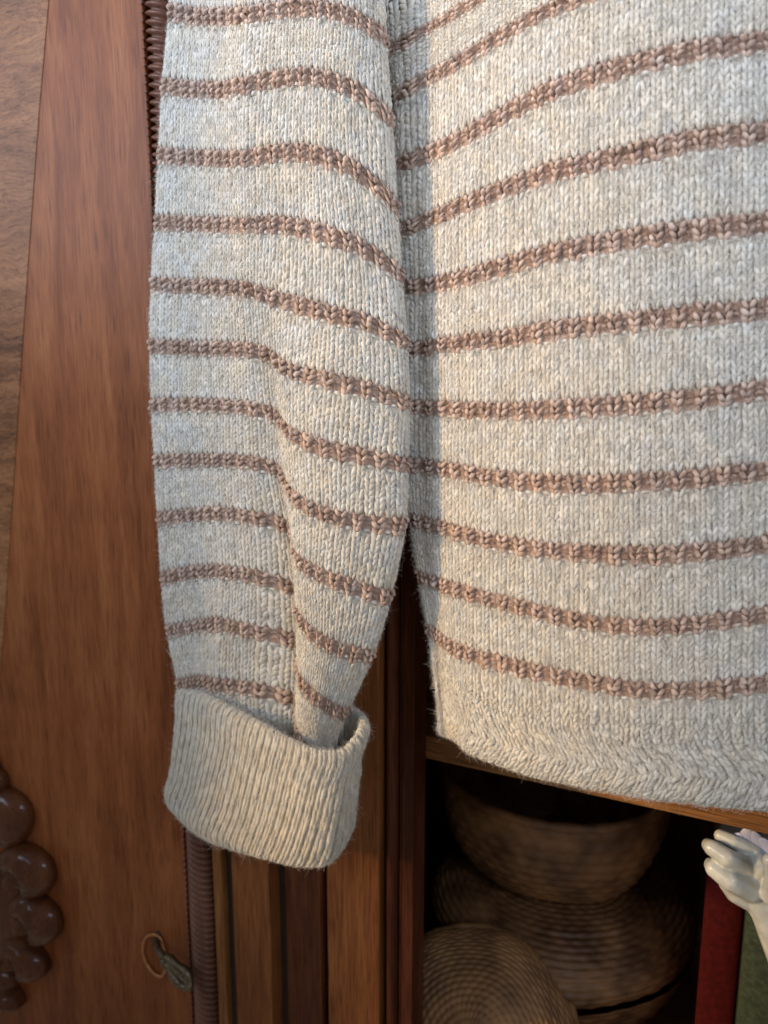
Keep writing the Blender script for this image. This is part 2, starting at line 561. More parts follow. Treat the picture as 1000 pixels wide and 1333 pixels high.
# ------------------------------------------------------------------ knit surfaces
def hermite(knots, vals, q, crease=()):
    """smooth curve through vals (N, ...) given at knots (N,), read at q (M,)"""
    knots = np.asarray(knots, float)
    d = np.diff(knots)
    sh = (-1,) + (1,) * (vals.ndim - 1)
    sl = np.diff(vals, axis=0) / d.reshape(sh)
    tn = np.empty_like(vals)
    tn[1:-1] = (sl[:-1] * d[1:].reshape(sh) + sl[1:] * d[:-1].reshape(sh)) / (d[1:] + d[:-1]).reshape(sh)
    tn[0], tn[-1] = sl[0], sl[-1]
    tl, tr = tn.copy(), tn.copy()          # tangents on the left and right side of each knot
    for c in crease:
        tl[c], tr[c] = 0.7 * sl[c - 1] + 0.3 * tn[c], 0.7 * sl[c] + 0.3 * tn[c]
    i = np.clip(np.searchsorted(knots, q, side='right') - 1, 0, len(knots) - 2)
    h = d[i]; u = ((q - knots[i]) / h).reshape(sh); h = h.reshape(sh)
    return ((2 * u ** 3 - 3 * u ** 2 + 1) * vals[i] + (u ** 3 - 2 * u ** 2 + u) * h * tr[i]
            + (-2 * u ** 3 + 3 * u ** 2) * vals[i + 1] + (u ** 3 - u ** 2) * h * tl[i + 1])


class Surf:
    RES = 5

    def __init__(self, ctrl, sk, tk, crease=()):
        self.s0, self.s1, self.t0, self.t1 = sk[0], sk[-1], tk[0], tk[-1]
        ns = int((self.s1 - self.s0) * self.RES) + 2
        nt = int((self.t1 - self.t0) * self.RES) + 2
        self.ss = np.linspace(self.s0, self.s1, ns)
        self.tt = np.linspace(self.t0, self.t1, nt)
        A = hermite(sk, np.swapaxes(ctrl, 0, 1), self.ss, crease)          # (ns, K, 3)
        G = hermite(tk, np.swapaxes(A, 0, 1), self.tt)             # (nt, ns, 3)
        self.G = G
        ds = np.gradient(G, axis=1); dt = np.gradient(G, axis=0)
        n = np.cross(dt, ds)
        n /= np.maximum(np.linalg.norm(n, axis=2, keepdims=True), 1e-12)
        for _ in range(3):
            n[:, 1:-1] = (n[:, :-2] + 2 * n[:, 1:-1] + n[:, 2:]) / 4
            n[1:-1] = (n[:-2] + 2 * n[1:-1] + n[2:]) / 4
        n /= np.maximum(np.linalg.norm(n, axis=2, keepdims=True), 1e-12)
        self.N = n

    def at(self, s, t):
        fs = np.clip((s - self.s0) / (self.s1 - self.s0) * (len(self.ss) - 1), 0, len(self.ss) - 1.001)
        ft = np.clip((t - self.t0) / (self.t1 - self.t0) * (len(self.tt) - 1), 0, len(self.tt) - 1.001)
        i = fs.astype(int); j = ft.astype(int)
        u = (fs - i)[..., None]; v = (ft - j)[..., None]
        def bl(A):
            return (A[j, i] * (1 - u) * (1 - v) + A[j, i + 1] * u * (1 - v) + A[j + 1, i] * (1 - u) * v + A[j + 1, i + 1] * u * v)
        return bl(self.G), bl(self.N)


def arc_knots(ctrl, rows, pitch):
    seg = np.linalg.norm(np.diff(ctrl[rows], axis=1), axis=2).mean(axis=0)
    return np.concatenate([[0], np.cumsum(seg)]) / pitch


WALE = 0.0050      # metres per wale


def strands(surf, s0, t0, kind, side, scale_a, amp, rad, jit, slant=None, nring=6, nside=7, spread=0.30, foot=0.10, length=1.34):
    """yarn pieces laid on the surface. kind 0: leg of a knit V, kind 1: purl bump. Arrays of equal length."""
    n = len(s0)
    q = np.linspace(0, 1, nring)[None, :]
    ea = np.sin(np.pi * q) ** 0.75
    sm = q * q * (3 - 2 * q)
    sd = side[:, None]; sa = scale_a[:, None]
    # V leg: foot at the middle below, shoulder to the side above
    a_v = sd * sa * (foot + (spread - foot) * sm + 0.03 * np.sin(np.pi * q))
    b_v = length / 2 - length * q + 0 * sd
    c_v = np.sin(np.pi * q ** 0.8) ** 0.8 * 0.20 + 0.09 * (1 - q) - 0.05 + 0 * sd
    # purl bump: a short bar arching across the wale
    a_p = sa * (-0.44 + 0.88 * q) + 0 * sd
    b_p = 0.16 - 0.34 * np.sin(np.pi * q) + 0 * sd
    c_p = ea * 0.26 - 0.16 + 0 * sd
    k = (kind == 1)[:, None]
    a = np.where(k, a_p, a_v); b = np.where(k, b_p, b_v); c = np.where(k, c_p, c_v) * amp[:, None]
    a = a + jit[:, 0:1] + jit[:, 2:3] * (q - 0.5)
    b = b + jit[:, 1:2]
    if slant is not None:
        a = a + slant[:, None] * (-b)
    rr = rad[:, None] * (0.62 + 0.38 * np.sin(np.pi * np.clip(q * 0.94 + 0.03, 0, 1)) ** 0.6)
    ph = np.linspace(0, 2 * np.pi, nside, endpoint=False)
    # ring offset: across the strand in the surface, and along the normal
    ta = np.gradient(a, axis=1); tb = np.gradient(b, axis=1) * 0.72
    ln = np.sqrt(ta ** 2 + tb ** 2) + 1e-9
    oa, ob = (-tb / ln), (ta / ln)
    ca = np.cos(ph)[None, None, :]; sa_ = np.sin(ph)[None, None, :]
    A = a[..., None] + rr[..., None] * oa[..., None] * ca
    B = b[..., None] + rr[..., None] * ob[..., None] * ca / 0.72
    Cc = c[..., None] + rr[..., None] * 0.92 * sa_
    P, N = surf.at(s0[:, None, None] + A, t0[:, None, None] + B)
    V = P + N * (Cc * WALE)[..., None]
    rnd = rng.random(n)
    twist = ph[None, None, :] + 3.2 * q[..., None] * np.where(side >= 0, 1, -1)[:, None, None]
    F = np.stack([q[..., None] * 1.1 + rnd[:, None, None] * 60 + 0 * twist, np.cos(twist) * 1.15, np.sin(twist) * 1.15 + (s0 * 0.37)[:, None, None]], -1)
    FL = np.broadcast_to(rnd[:, None, None], twist.shape)
    r = np.arange(nring - 1)[:, None]; cidx = np.arange(nside)[None, :]; c2 = (cidx + 1) % nside
    tq = np.stack([r * nside + cidx, r * nside + c2, (r + 1) * nside + c2, (r + 1) * nside + cidx], -1).reshape(-1, 4)
    Q = (tq[None] + (np.arange(n) * nring * nside)[:, None, None]).reshape(-1, 4)
    return V.reshape(-1, 3), Q, F.reshape(-1, 3), FL.reshape(-1)


class Acc:
    def __init__(self): self.v, self.q, self.f, self.r, self.n = [], [], [], [], 0
    def add(self, V, Q, F, FL):
        self.v.append(V); self.q.append(Q + self.n); self.f.append(F); self.r.append(FL); self.n += len(V)
    def sheet(self, surf, s0, s1, t0, t1, depth, per=3, srow=None):
        ns = int((s1 - s0) * per) + 2; nt = max(3, int((t1 - t0) * per) + 2)
        S, T = np.meshgrid(np.linspace(s0, s1, ns), np.linspace(t0, t1, nt))
        P, N = surf.at(S, T)
        V = (P - N * depth).reshape(-1, 3)
        F = np.stack([S.ravel() * 2, T.ravel() * 2, 0 * S.ravel()], -1)
        self.add(V, grid_quads(nt, ns)[:, ::-1], F, np.full(len(V), 0.25))
    def make(self, name, mat, parent):
        me = np_mesh(name, np.concatenate(self.v), np.concatenate(self.q),
                     {'fibre': ('FLOAT_VECTOR', np.concatenate(self.f)), 'fleck': ('FLOAT', np.concatenate(self.r))})
        return link(name, me, mat, parent)


def wobble(s, t):
    return (0.10 * np.sin(0.53 * s + 0.9 * np.sin(0.21 * t)) * np.sin(0.31 * t + 0.4 * s)
            + 0.07 * np.sin(1.7 * s + 0.13 * t) * np.sin(0.11 * t * 3 + s))


def lay_knit(acc, surf, S, T, kind=None, scale=None, amp=1.0, rad=0.215, jitter=0.03, slant=None, spread=0.345, foot=0.10, length=1.80, wob=1.0):
    n = len(S)
    S = S + wobble(S, T) * 0.6 * wob
    T = T + 0.10 * wob * wobble(T * 1.3, S * 1.7)
    if kind is None: kind = np.zeros(n, int)
    if scale is None: scale = np.ones(n)
    w_ = 1 + 0.10 * rng.standard_normal(n)
    v = kind == 0
    for sd in (-1, 1):
        m = v
        if m.any():
            jit = rng.standard_normal((m.sum(), 3)) * jitter * np.array([1, 1.4, 1.5])
            acc.add(*strands(surf, S[m], T[m], kind[m], np.full(m.sum(), sd, float), scale[m], np.full(m.sum(), amp) * (1 + 0.2 * rng.standard_normal(m.sum())),
                             rad * np.clip(w_[m], 0.75, 1.25) * (1 + 0.08 * rng.standard_normal(m.sum())), jit, None if slant is None else slant[m], spread=spread, foot=foot, length=length))
    m = kind == 1
    if m.any():
        jit = rng.standard_normal((m.sum(), 3)) * jitter * np.array([1, 1.4, 1.5])
        acc.add(*strands(surf, S[m], T[m], kind[m], np.ones(m.sum()), scale[m], np.full(m.sum(), amp) * (1 + 0.25 * rng.standard_normal(m.sum())),
                         rad * 0.9 * np.clip(w_[m], 0.75, 1.25), jit, None if slant is None else slant[m]))


def fuzz(name, surf, n, s0, s1, t0, t1, parent, mat, tsel=None, length=(0.0025, 0.0065), lift=0.4, rad=0.000028, base=0.0009):
    S = rng.uniform(s0, s1, n); T = rng.uniform(t0, t1, n)
    if tsel is not None:
        k = tsel(T); S, T = S[k], T[k]; n = len(S)
    P, N = surf.at(S, T)
    P2, _ = surf.at(S + 0.5, T); P3, _ = surf.at(S, T + 0.5)
    e1 = P2 - P; e1 /= np.linalg.norm(e1, axis=1, keepdims=True) + 1e-9
    e2_ = P3 - P; e2_ /= np.linalg.norm(e2_, axis=1, keepdims=True) + 1e-9
    ang = rng.uniform(0, 2 * np.pi, n)
    d = e1 * np.cos(ang)[:, None] + e2_ * (np.sin(ang) * 1.1)[:, None]
    up = np.abs(rng.normal(0, lift, n))[:, None]
    L_ = rng.uniform(*length, n)[:, None] * (1 + (rng.random(n) < 0.05)[:, None] * 0.9)
    curl = rng.normal(0, 0.5, (n, 3)); curl2 = rng.normal(0, 0.5, (n, 3))
    p0 = P + N * base * rng.uniform(0.2, 1.3, n)[:, None]
    pts = [p0]
    for u in (0.25, 0.5, 0.75, 1.0):
        pts.append(p0 + L_ * (d * u * 0.8 + N * up * (u - 0.45 * u * u) + curl * u * u * 0.45 + curl2 * 0.30 * math.sin(math.pi * 1.5 * u)))
    pts = np.stack(pts, 1)
    # keep the fibres above the cloth
    dn = np.einsum('npk,nk->np', pts - P[:, None], N)
    pts += N[:, None] * np.maximum(0, base * 0.7 - dn)[..., None]
    hc = bpy.data.hair_curves.new(name)
    hc.add_curves([5] * n)
    hc.position_data.foreach_set('vector', pts.astype(np.float32).ravel())
    a = hc.attributes.get('radius') or hc.attributes.new('radius', 'FLOAT', 'POINT')
    r = np.tile(np.array([1, 1, 0.9, 0.7, 0.35]) * rad, n).astype(np.float32)
    a.data.foreach_set('value', r)
    hc.materials.append(mat)
    o = bpy.data.objects.new(name, hc)
    col.objects.link(o)
    o.parent = parent
    o['kind'] = 'stuff'
    return o


RPS = 11           # rows per stripe repeat
sweater = empty('knit_sweater', (0, 0, 0))
tag(sweater, 'cream knit sweater with rosy brown stripes and turned-up cuff hanging before the cabinet', 'sweater')


def stripes_and_rows(surf, part, s_a, s_b, t_first, t_last, first_stripe, last_stripe, row_stop, sheet_depth=0.0001):
    """plain rows go to one mesh under the part, each brown stripe to a mesh of its own"""
    acc = Acc()
    wales = np.arange(math.ceil(s_a), math.floor(s_b) + 1)
    rows = np.arange(t_first, row_stop)
    ph = np.mod(rows + 1, RPS)          # 0,1,2 -> stripe rows (centre row at multiples of RPS)
    S, T, K, SC = [], [], [], []
    par = wales % 2
    for r, p in zip(rows, ph):
        if p < 3:
            continue
        if p == 3:      # the row under a stripe: cream bumps in the purl wales, slim Vs in the others
            S += list(wales); T += [r] * len(wales); K += list(np.where(par == 1, 1, 0)); SC += list(np.where(par == 1, 0.95, 0.9))
        else:
            S += list(wales); T += [r] * len(wales); K += [0] * len(wales); SC += [1.0] * len(wales)
    S, T, K, SC = map(np.array, (S, T, K, SC))
    kn = K == 0
    lay_knit(acc, surf, S[kn].astype(float), T[kn].astype(float), None, SC[kn], amp=0.85)
    bp_ = ~kn
    lay_knit(acc, surf, S[bp_].astype(float), T[bp_] - 0.25 + 0.22 * rng.standard_normal(bp_.sum()), K[bp_], SC[bp_], amp=1.35, rad=0.25)
    acc.sheet(surf, s_a - 0.5, s_b + 0.5, t_first - 1, row_stop - 0.5, sheet_depth)
    body = acc.make('plain_knit', M_cream, part)
    for k in range(first_stripe, last_stripe + 1):
        c = k * RPS
        a = Acc()
        ev = wales[par == 0].astype(float); od = wales[par == 1].astype(float)
        # tall Vs on every other wale
        for dr in (-0.75, 0.30, 1.15):
            sc_ = 1.25 if dr < 0.5 else 0.95
            lay_knit(a, surf, ev, np.full(len(ev), c + dr), None, np.full(len(ev), sc_), amp=2.2 if dr < 0.5 else 1.3, rad=0.215 + 0.03 * rng.random(), jitter=0.085, spread=0.39, foot=0.10, length=1.30)
        # sunken purl wales between
        for dr in (-1.0, -0.25, 0.5):
            lay_knit(a, surf, od, np.full(len(od), c + dr), np.ones(len(od), int), np.full(len(od), 0.80), amp=0.5, rad=0.21, jitter=0.10)
        a.sheet(surf, s_a - 0.5, s_b + 0.5, c - 1.6, c + 1.55, sheet_depth * 0.4)
        a.make('stripe', M_brown, part)
    return body


# ---- body panel, traced stripe by stripe: (pixel x, pixel y) along each stripe
cols_x = [None, 556, 580, 610, 660, 714, 766, 830, 900, 1000, 1120, 1260]
B = {
    -2: [(503, -100), (-120), (-138), (-158), (-190), (-220), (-250), (-270), (-290), (-310), (-330), (-350)],
    -1: [(505, -10), (-28), (-42), (-60), (-92), (-122), (-146), (-166), (-182), (-202), (-222), (-245)],
    0: [(510, 68), (40), (26), (8), (-22), (-46), (-68), (-88), (-104), (-124), (-142), (-162)],
    1: [(517, 128), (102), (90), (73), (43), (14), (-6), (-26), (-40), (-58), (-76), (-96)],
    2: [(518, 217), (201), (191), (176), (147), (120), (101), (83), (67), (54), (40), (24)],
    3: [(523, 300), (287), (277), (264), (244), (225), (213), (199), (183), (173), (160), (146)],
    4: [(527, 375), (371), (368), (360), (345), (331), (320), (309), (299), (290), (279), (267)],
    5: [(528, 456), (452), (448), (444), (439), (430), (424), (417), (410), (402), (393), (383)],
    6: [(526, 527), (530), (531), (533), (534), (532), (529), (525), (519), (507), (497), (488)],
    7: [(530, 602), (606), (610), (615), (623), (628), (629), (626), (622), (612), (604), (596)],
    8: [(537, 674), (681), (687), (696), (707), (715), (719), (721), (719), (707), (700), (694)],
    9: [(548, 748), (755), (763), (771), (784), (798), (809), (815), (812), (799), (793), (788)],
    10: [(561, 818), (826), (841), (850), (864), (876), (886), (896), (897), (889), (884), (880)],
    11: [(573, 905), (910), (922), (934), (953), (966), (977), (988), (992), (993), (990), (986)],
    12: [(577, 950), (956), (964), (975), (996), (1012), (1022), (1034), (1042), (1051), (1054), (1054)],
}
hB = [0.0185, 0.0240, 0.0298, 0.0348, 0.0395, 0.043, 0.0455, 0.048, 0.050, 0.051, 0.050, 0.046]
ctrl, tk = [], []
# the old top stripe 0/1 spacing is squeezed by the drape: two traced curves share one repeat there
for k in sorted(B):
    row = B[k]
    pts = []
    for i, q in enumerate(row):
        if i == 0:
            x, y = q
        else:
            x, y = cols_x[i], q
            if k >= 9 and i in (1, 2):
                x = x + {9: (7, 4), 10: (16, 8), 11: (23, 14), 12: (28, 20)}[k][i - 1]
        h = hB[i]
        if i == 0 and k >= 6: h += 0.004 * (k - 5) / 7
        if k >= 10: h += (0.002, 0.006, 0.004)[k - 10] * (0.4 if i < 2 else 1)
        pts.append(at(x, y, h))
    p0 = pts[0]
    pts = [p0 + np.array([0.018, 0.009, 0.0]), p0 + np.array([0.002, 0.007, 0.0])] + pts
    ctrl.append(pts); tk.append(k)
ctrl = np.array(ctrl)
tk = np.array(tk, float) * RPS
tk[-1] = 11 * RPS + 6.0
# hem turns under
under = ctrl[-1] + np.array([0, 0.006, 0.002])
ctrl = np.concatenate([ctrl, under[None]]); tk = np.append(tk, tk[-1] + 2.0)
sk = arc_knots(ctrl, slice(4, 11), WALE)
sk = sk - sk[2]
bodyS = Surf(ctrl, sk, tk, (4,))
body = empty('body'); body.parent = sweater
sA, sB = sk[1] + 0.6, sk[-1] - 1
print('BODY wales', sk, tk)
HEM0 = 10 * RPS + 5
stripes_and_rows(bodyS, body, sA, sB, -20, 0, -1, 10, HEM0)

# ---- hem: felted rows whose wales lean one way and then the other
acc = Acc()
wales = np.arange(math.ceil(sA), math.floor(sB) + 1).astype(float)
hem_end = tk[-2] + 0.8
r = HEM0
while r < hem_end:
    f = (r - HEM0) / (hem_end - HEM0)
    g = max(0.0, (f - 0.18) / 0.82)
    sh = 1.9 * (min(g, 0.5) / 0.5) ** 1.4 - (1.8 * (g - 0.5) / 0.5 if g > 0.5 else 0)
    sl = -0.62 * min(1, g / 0.25) if g < 0.5 else 0.55
    S = wales + sh + 0.05 * rng.standard_normal(len(wales))
    lay_knit(acc, bodyS, S, np.full(len(S), r) + 0.10 * rng.standard_normal(len(S)), None, None, amp=1.05, rad=0.20, jitter=0.05, slant=np.full(len(S), sl) * rng.uniform(0.75, 1.1, len(S)), spread=0.30, length=1.3)
    r += 0.74
acc.sheet(bodyS, sA - 0.5, sB + 0.5, HEM0 - 0.5, tk[-1], 0.0001)
hem = acc.make('hem_band', M_cream, sweater)

# ---- sleeve, traced stripe by stripe at nine wales across (fold between the 5th and 6th)
SL = {
    -2: [(238, -165), (268, -160), (300, -160), (335, -168), (368, -175), (398, -178), (430, -175), (465, -163), (490, -135)],
    -1: [(232, -75), (262, -70), (295, -69), (330, -73), (364, -79), (394, -82), (430, -79), (466, -66), (495, -42)],
    0: [(226, 18), (258, 21), (291, 22), (322, 19), (360, 14), (390, 11), (430, 14), (468, 27), (500, 52)],
    1: [(217, 114), (252, 116), (288, 117), (317, 112), (355, 103), (388, 99), (425, 103), (465, 119), (507, 156)],
    2: [(212, 203), (247, 205), (286, 206), (317, 206), (350, 201), (385, 198), (425, 205), (468, 224), (514, 270)],
    3: [(207, 290), (245, 291), (284, 292), (318, 293), (350, 291), (385, 294), (430, 306), (475, 324), (520, 358)],
    4: [(202, 370), (242, 372), (282, 373), (318, 375), (348, 384), (383, 395), (430, 408), (480, 420), (527, 446)],
    5: [(200, 450), (240, 452), (282, 453), (322, 454), (354, 463), (377, 481), (425, 493), (480, 507), (530, 524)],
    6: [(202, 527), (240, 526), (282, 527), (325, 530), (361, 540), (378, 562), (420, 582), (475, 593), (528, 604)],
    7: [(206, 599), (243, 598), (283, 598), (328, 601), (365, 612), (382, 643), (420, 667), (470, 678), (525, 682)],
    8: [(210, 674), (246, 670), (285, 667), (332, 673), (378, 686), (386, 723), (415, 746), (460, 763), (506, 777)],
    9: [(215, 752), (250, 744), (290, 743), (336, 750), (386, 768), (389, 800), (415, 830), (446, 845), (483, 852)],
    10: [(222, 820), (255, 814), (287, 811), (334, 822), (389, 836), (390, 877), (408, 903), (427, 919), (450, 927)],
    11: [(237, 890), (260, 886), (285, 890), (333, 896), (386, 912), (388, 948), (400, 974), (412, 986), (426, 990)],
    12: [(247, 955), (268, 955), (290, 958), (333, 966), (380, 985), (388, 1015), (398, 1034), (406, 1042), (414, 1044)],
}
hS = {
    -2: [.030, .042, .052, .0605, .0590, .0570, .0540, .048, .037],
    4: [.030, .042, .051, .0575, .0565, .0565, .0560, .050, .038],
    7: [.032, .043, .049, .0515, .0475, .0585, .062, .056, .042],
    10: [.035, .037, .0545, .0525, .0460, .0610, .065, .060, .047],
    12: [.034, .040, .046, .0480, .0450, .0560, .060, .058, .048],
}
hk = sorted(hS)
ctrl, tk2 = [], []
for k in sorted(SL):
    hrow = [np.interp(k, hk, [hS[q][i] for q in hk]) for i in range(9)]
    pts = [at(x, y, h) for (x, y), h in zip(SL[k], hrow)]
    a0, a9 = pts[0], pts[-1]
    pts = [a0 + np.array([0.028, 0.0245, 0]), a0 + np.array([0.0045, 0.0130, 0])] + pts + [a9 + np.array([-0.0075, 0.0100, 0]), a9 + np.array([-0.030, 0.022, 0])]
    ctrl.append(pts); tk2.append(k)
ctrl = np.array(ctrl); tk2 = np.array(tk2, float) * RPS
sks = arc_knots(ctrl, slice(2, 10), WALE * 0.94)
sks = sks - sks[2]
sleeveS = Surf(ctrl, sks, tk2, (4, 5))
sleeve = empty('sleeve'); sleeve.parent = sweater
print('SLEEVE wales', sks)
stripes_and_rows(sleeveS, sleeve, sks[1] - 1.5, sks[-2] + 1.5, -20, 0, -1, 11, 12 * RPS - 1)
acc = Acc()
# back of the sleeve, plain cloth closing the tube
S0, T0 = sks[0], sks[-1]
tt = np.linspace(-20, 12 * RPS - 1, 60)
Pl, _ = sleeveS.at(np.full(60, S0 + 0.05), tt); Pr, _ = sleeveS.at(np.full(60, T0 - 0.05), tt)
u = np.linspace(0, 1, 12)[None, :, None]
V = Pl[:, None] * (1 - u) + Pr[:, None] * u
acc.add(V.reshape(-1, 3), grid_quads(60, 12), np.zeros((720, 3)), np.full(720, 0.3))
acc.sheet(sleeveS, sks[0], sks[1] + 1, -20, 12 * RPS - 1, 0.0004)
acc.sheet(sleeveS, sks[-2] - 1, sks[-1], -20, 12 * RPS - 1, 0.0004)
acc.make('sleeve_back', M_cream, sleeve)

# ---- turned-up ribbed cuff: closed loop of ribs around the sleeve end
front = [
    [(236, 896), (263, 905), (300, 925), (340, 946), (380, 967), (415, 981), (446, 981), (473, 951)],
    [(234, 945), (258, 960), (294, 980), (332, 998), (374, 1014), (410, 1024), (440, 1024), (464, 995)],
    [(227, 1000), (249, 1022), (282, 1044), (322, 1061), (364, 1073), (402, 1080), (435, 1078), (460, 1046)],
    [(221, 1036), (241, 1068), (272, 1090), (312, 1104), (352, 1114), (392, 1122), (428, 1120), (452, 1088)],
]
hF = [[.034, .050, .063, .071, .076, .077, .071, .054],
      [.034, .052, .066, .075, .080, .081, .075, .056],
      [.032, .052, .067, .076, .081, .082, .077, .058],
      [.032, .050, .064, .072, .077, .078, .073, .058]]
back = [
    [(466, 928), (430, 912), (380, 905), (330, 898), (280, 890), (248, 888)],
    [(455, 985), (420, 970), (375, 960), (330, 950), (285, 942), (252, 938)],
    [(450, 1035), (415, 1025), (370, 1015), (325, 1005), (280, 995), (242, 992)],
    [(445, 1075), (410, 1070), (368, 1060), (322, 1050), (275, 1040), (236, 1034)],
]
hK = [.034, .022, .016, .015, .016, .022]
ring_ctrl = []
for r_ in range(4):
    ring_ctrl.append([at(x, y, h) for (x, y), h in zip(front[r_], hF[r_])] + [at(x, y, h) for (x, y), h in zip(back[r_], hK)])
ring_ctrl = np.array(ring_ctrl)
# rim rolls inwards at the top, bottom edge turns under
cen = ring_ctrl.mean(axis=1, keepdims=True)
def inward(row, amt, dz):
    d = cen[row] - ring_ctrl[row]
    d[:, 2] = 0
    d /= np.linalg.norm(d, axis=1, keepdims=True)
    return ring_ctrl[row] + d * amt + np.array([0, 0, dz])
in3 = inward(0, 0.0035, -0.034); in2 = inward(0, 0.0034, -0.007); in1 = inward(0, 0.0016, 0.0008)
bt1 = inward(3, 0.0022, -0.0028); bt2 = inward(3, 0.0080, -0.002); bt3 = inward(3, 0.012, 0.012)
cc = np.stack([in3, in2, in1, ring_ctrl[0], ring_ctrl[1], ring_ctrl[2], ring_ctrl[3], bt1, bt2, bt3])
tc_ = np.array([-7.5, -2.4, -0.8, 0.0, 6.6, 13.2, 18.6, 19.6, 21.2, 24.0])
NP = cc.shape[1]
cw = np.concatenate([cc[:, -3:], cc, cc[:, :4]], axis=1)
skc = arc_knots(cw, slice(3, 7), 0.0060)
skc -= skc[3]
period = skc[3 + NP] - skc[3]
nrib = round(period)
skc *= nrib / period
cuffS = Surf(cw, skc, tc_)
print('CUFF ribs', nrib, skc)
acc = Acc()
ribs = np.arange(nrib).astype(float)
for r_ in np.arange(-6.5, 22, 0.86):
    S = ribs + 0.012 * rng.standard_normal(nrib)
    S = np.mod(S - 1.5 * (r_ / 19) + 1.0, nrib)
    lay_knit(acc, cuffS, S, np.full(nrib, r_) + 0.12 * rng.standard_normal(nrib), None, None, amp=1.0, rad=0.20, jitter=0.018, spread=0.185, foot=0.135, length=2.6, wob=0.12)
acc.sheet(cuffS, 0, nrib, -7.2, 23.5, 0.0007, per=3)
cuff = acc.make('cuff', M_rib, sweater)
tag(cuff, 'ribbed oatmeal cuff turned up over the sleeve end')

# ---- fuzz standing off the wool
st = lambda T: np.abs(np.mod(T + RPS / 2, RPS) - RPS / 2) < 1.5
pl = lambda T: ~st(T)
vis = sB - 6
fuzz('wool_fuzz', bodyS, 30000, sA, vis, -6, HEM0, body, M_fuzz, pl)
fuzz('wool_fuzz', bodyS, 26000, sA, vis, -6, HEM0, body, M_fuzzb, st)
fuzz('surface_fibres', bodyS, 230000, sA, vis, -6, HEM0, body, M_fuzz, pl, length=(0.0015, 0.0045), lift=0.10, rad=0.000054, base=0.0014)
fuzz('surface_fibres', bodyS, 115000, sA, vis, -6, HEM0, body, M_fuzzb, st, length=(0.0012, 0.0035), lift=0.15, rad=0.000054, base=0.0016)
fuzz('wool_fuzz', bodyS, 10000, sA, vis, HEM0, hem_end - 0.6, hem, M_fuzz, None, length=(0.002, 0.005), lift=0.4, rad=0.00003)
fuzz('surface_fibres', bodyS, 22000, sA, vis, HEM0, hem_end - 0.8, hem, M_fuzz, None, length=(0.0015, 0.0045), lift=0.12, rad=0.000054, base=0.0014)
fuzz('wool_fuzz', sleeveS, 20000, sks[1] - 1, sks[-2] + 1, -6, 12 * RPS - 2, sleeve, M_fuzz, pl)
fuzz('wool_fuzz', sleeveS, 22000, sks[1] - 1, sks[-2] + 1, -6, 12 * RPS - 2, sleeve, M_fuzzb, st)
fuzz('surface_fibres', sleeveS, 130000, sks[1] - 1, sks[-2] + 1, -6, 12 * RPS - 2, sleeve, M_fuzz, pl, length=(0.0015, 0.0045), lift=0.10, rad=0.000054, base=0.0013)
fuzz('surface_fibres', sleeveS, 70000, sks[1] - 1, sks[-2] + 1, -6, 12 * RPS - 2, sleeve, M_fuzzb, st, length=(0.0012, 0.0035), lift=0.15, rad=0.000054, base=0.0016)
fuzz('wool_fuzz', cuffS, 12000, 0, nrib, -2, 20, cuff, M_fuzz, None, length=(0.002, 0.006), lift=0.45)
fuzz('surface_fibres', cuffS, 75000, 0, nrib, -1, 20, cuff, M_fuzz, None, length=(0.0015, 0.004), lift=0.10, rad=0.000045, base=0.0012)


# ------------------------------------------------------------------ things standing in the bay
def wicker(name, c1, c2):
    m, nt, b = nodes(name)
    L = nt.links
    tc = nt.nodes.new('ShaderNodeTexCoord')
    n = nt.nodes.new('ShaderNodeTexNoise'); n.inputs['Scale'].default_value = 38; n.inputs['Detail'].default_value = 6
    L.new(tc.outputs['Object'], n.inputs['Vector'])
    r = ramp(nt, [(0.35, c1), (0.65, c2)])
    L.new(n.outputs['Fac'], r.inputs['Fac'])
    L.new(r.outputs['Color'], b.inputs['Base Color'])
    b.inputs['Roughness'].default_value = 0.55
    return m


M_wick = wicker('brown coiled straw', (0.090, 0.040, 0.015), (0.235, 0.115, 0.045))
M_wick2 = wicker('golden coiled straw', (0.15, 0.070, 0.024), (0.32, 0.165, 0.058))


